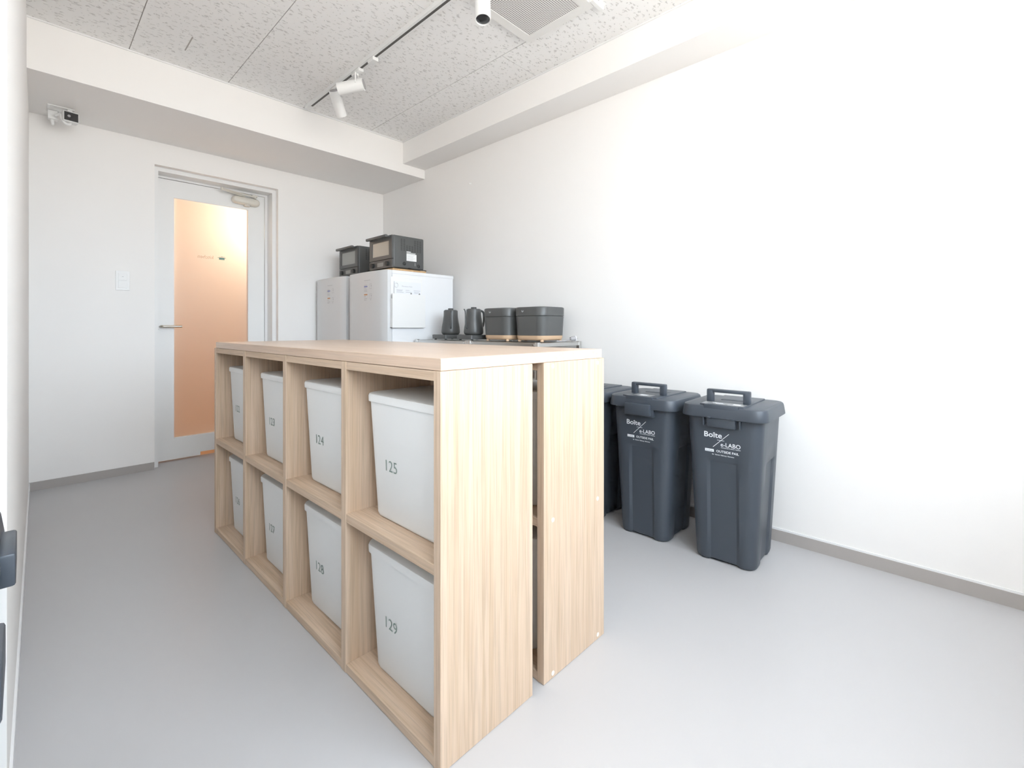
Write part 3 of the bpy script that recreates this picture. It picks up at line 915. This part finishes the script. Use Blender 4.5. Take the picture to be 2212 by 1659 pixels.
vt = thing('ceiling_vent', 'square white ceiling vent with a perforated grille', 'vent', (1.628, 1.425, ZC))
bm = nb(); H2 = .2035; I2 = .158
for a, b_, c_, d_ in ((-H2, H2, -H2, -I2), (-H2, H2, I2, H2), (-H2, -I2, -I2, I2), (I2, H2, -I2, I2)):
    box(bm, a, b_, c_, d_, -.020, 0)
obj('vent_frame', bm, 'vent', vt)
obj('grille_plate', box(nb(), -I2, I2, -I2, I2, -.0185, -.004), 'vent', vt)
bm = nb(); n_ = 31; st = 2 * (I2 - .008) / (n_ - 1)
for i in range(n_):
    for j in range(n_):
        x, y = -I2 + .008 + i * st, -I2 + .008 + j * st
        vs = [bm.verts.new((x + .0031 * math.cos(k * PI / 3), y + .0031 * math.sin(k * PI / 3), -.0188)) for k in range(6)]
        bm.faces.new(vs)
hl = obj('perforations', bm, 'hole', vt); hl['kind'] = 'stuff'
obj('edge_tab', box(nb(), .165, .255, -H2 - .022, -H2 - .002, -.020, 0, .002), 'spot', vt)

# ---- security camera under the beam
sc_ = thing('security_camera', 'small white cube camera with black face under the door wall beam', 'camera', (.178, 3.72, BZ))
rzc = math.radians(8)
bm = nb(); box(bm, -.035, .035, -.032, .028, -.078, -.018, .008, 3)
bmesh.ops.rotate(bm, verts=bm.verts[:], cent=(0, 0, -.045), matrix=Matrix.Rotation(rzc, 3, 'Z'))
obj('camera_body', bm, 'white', sc_, True, 40)
bm = nb(); box(bm, -.030, .030, -.0345, -.031, -.073, -.025, .001)
bmesh.ops.rotate(bm, verts=bm.verts[:], cent=(0, 0, -.045), matrix=Matrix.Rotation(rzc, 3, 'Z'))
fc = obj('black_face', bm, 'lens', sc_)
bm = nb(); cyl(bm, (-.005, -.034, -.048), (-.005, -.0365, -.048), .007, 18)
obj('camera_lens', bm, 'greyplug', fc, True)
bm = nb(); box(bm, -.094, .020, -.02, .10, -.005, 0, .001); box(bm, -.010, .010, -.010, .010, -.020, -.004)
obj('mounting_plate', bm, 'white', sc_)
bm = nb(); tube(bm, spline([(-.060, .03, -.042), (-.040, .01, -.035), (-.036, -.005, -.060), (-.022, -.010, -.085), (-.004, -.006, -.088), (.002, .0, -.078)], 6), .0065, 10)
obj('cable', bm, 'white', sc_, True)
ad = thing('power_adapter', 'white power adapter plugged in beside the small cube camera', 'adapter', (.108, 3.80, BZ - .0052))
bm = nb(); box(bm, -.020, .022, -.020, .020, -.050, 0, .003)
obj('adapter_body', bm, 'white', ad, True, 40)
bm = nb(); tube(bm, [(.0, 0, -.050), (.0, 0, -.058), (.002, 0, -.076), (.003, 0, -.080)], [.009, .009, .007, .003], 12)
obj('adapter_plug', bm, 'white', ad, True)

# ---- wall switch
sw = thing('light_switch', 'white wall switch plate with two rockers left of the door', 'switch', (.438, YB, 1.2695))
obj('plate', box(nb(), -.0355, .0355, -.006, 0, -.063, .063, .002), 'white', sw)
for z0, z1 in ((.002, .049), (-.048, -.001)):
    rk = obj('rocker', box(nb(), -.0225, .0225, -.009, -.005, z0, z1, .0012), 'white', sw)
obj('indicator', box(nb(), -.004, .004, -.0095, -.0085, .024, .026), 'ink', sw)
# ---- small hook high on the right wall
hk = thing('wall_hook', 'tiny white hook high on the right wall near the beam', 'hook', (XR, 2.674, 2.060))
bm = nb(); cyl(bm, (0, 0, 0), (-.004, 0, 0), .005, 14); tube(bm, spline([(-.003, 0, 0), (-.014, 0, -.002), (-.016, 0, .006)], 4), .0018, 8)
obj('hook_pin', bm, 'white', hk, True)

# ---- warm lamp in the corridor, seen as the glow in the frosted pane
lp = thing('corridor_lamp', 'warm lamp glowing behind the upper right of the frosted door pane', 'lamp', (1.36, 4.56, 2.5))
bm = nb(); cyl(bm, (0, 0, 0), (0, 0, -.50), .004, 8); cyl(bm, (0, 0, 0), (0, 0, -.02), .04, 20)
obj('lamp_cord', bm, 'black_matt', lp)
bm = nb(); lathe(bm, [(.004, -.500), (.03, -.506), (.05, -.53), (.056, -.56), (.05, -.59), (.03, -.612), (.004, -.618)], 24)
obj('lamp_globe', bm, 'globe', lp, True)
ld = bpy.data.lights.new('corridor_light', 'POINT')
ld.energy = 15.5; ld.color = (1.0, 0.80, 0.60); ld.shadow_soft_size = .07
lo = bpy.data.objects.new('corridor_light', ld); lo.location = (0, -.10, -.70)
C.objects.link(lo); lo.parent = lp
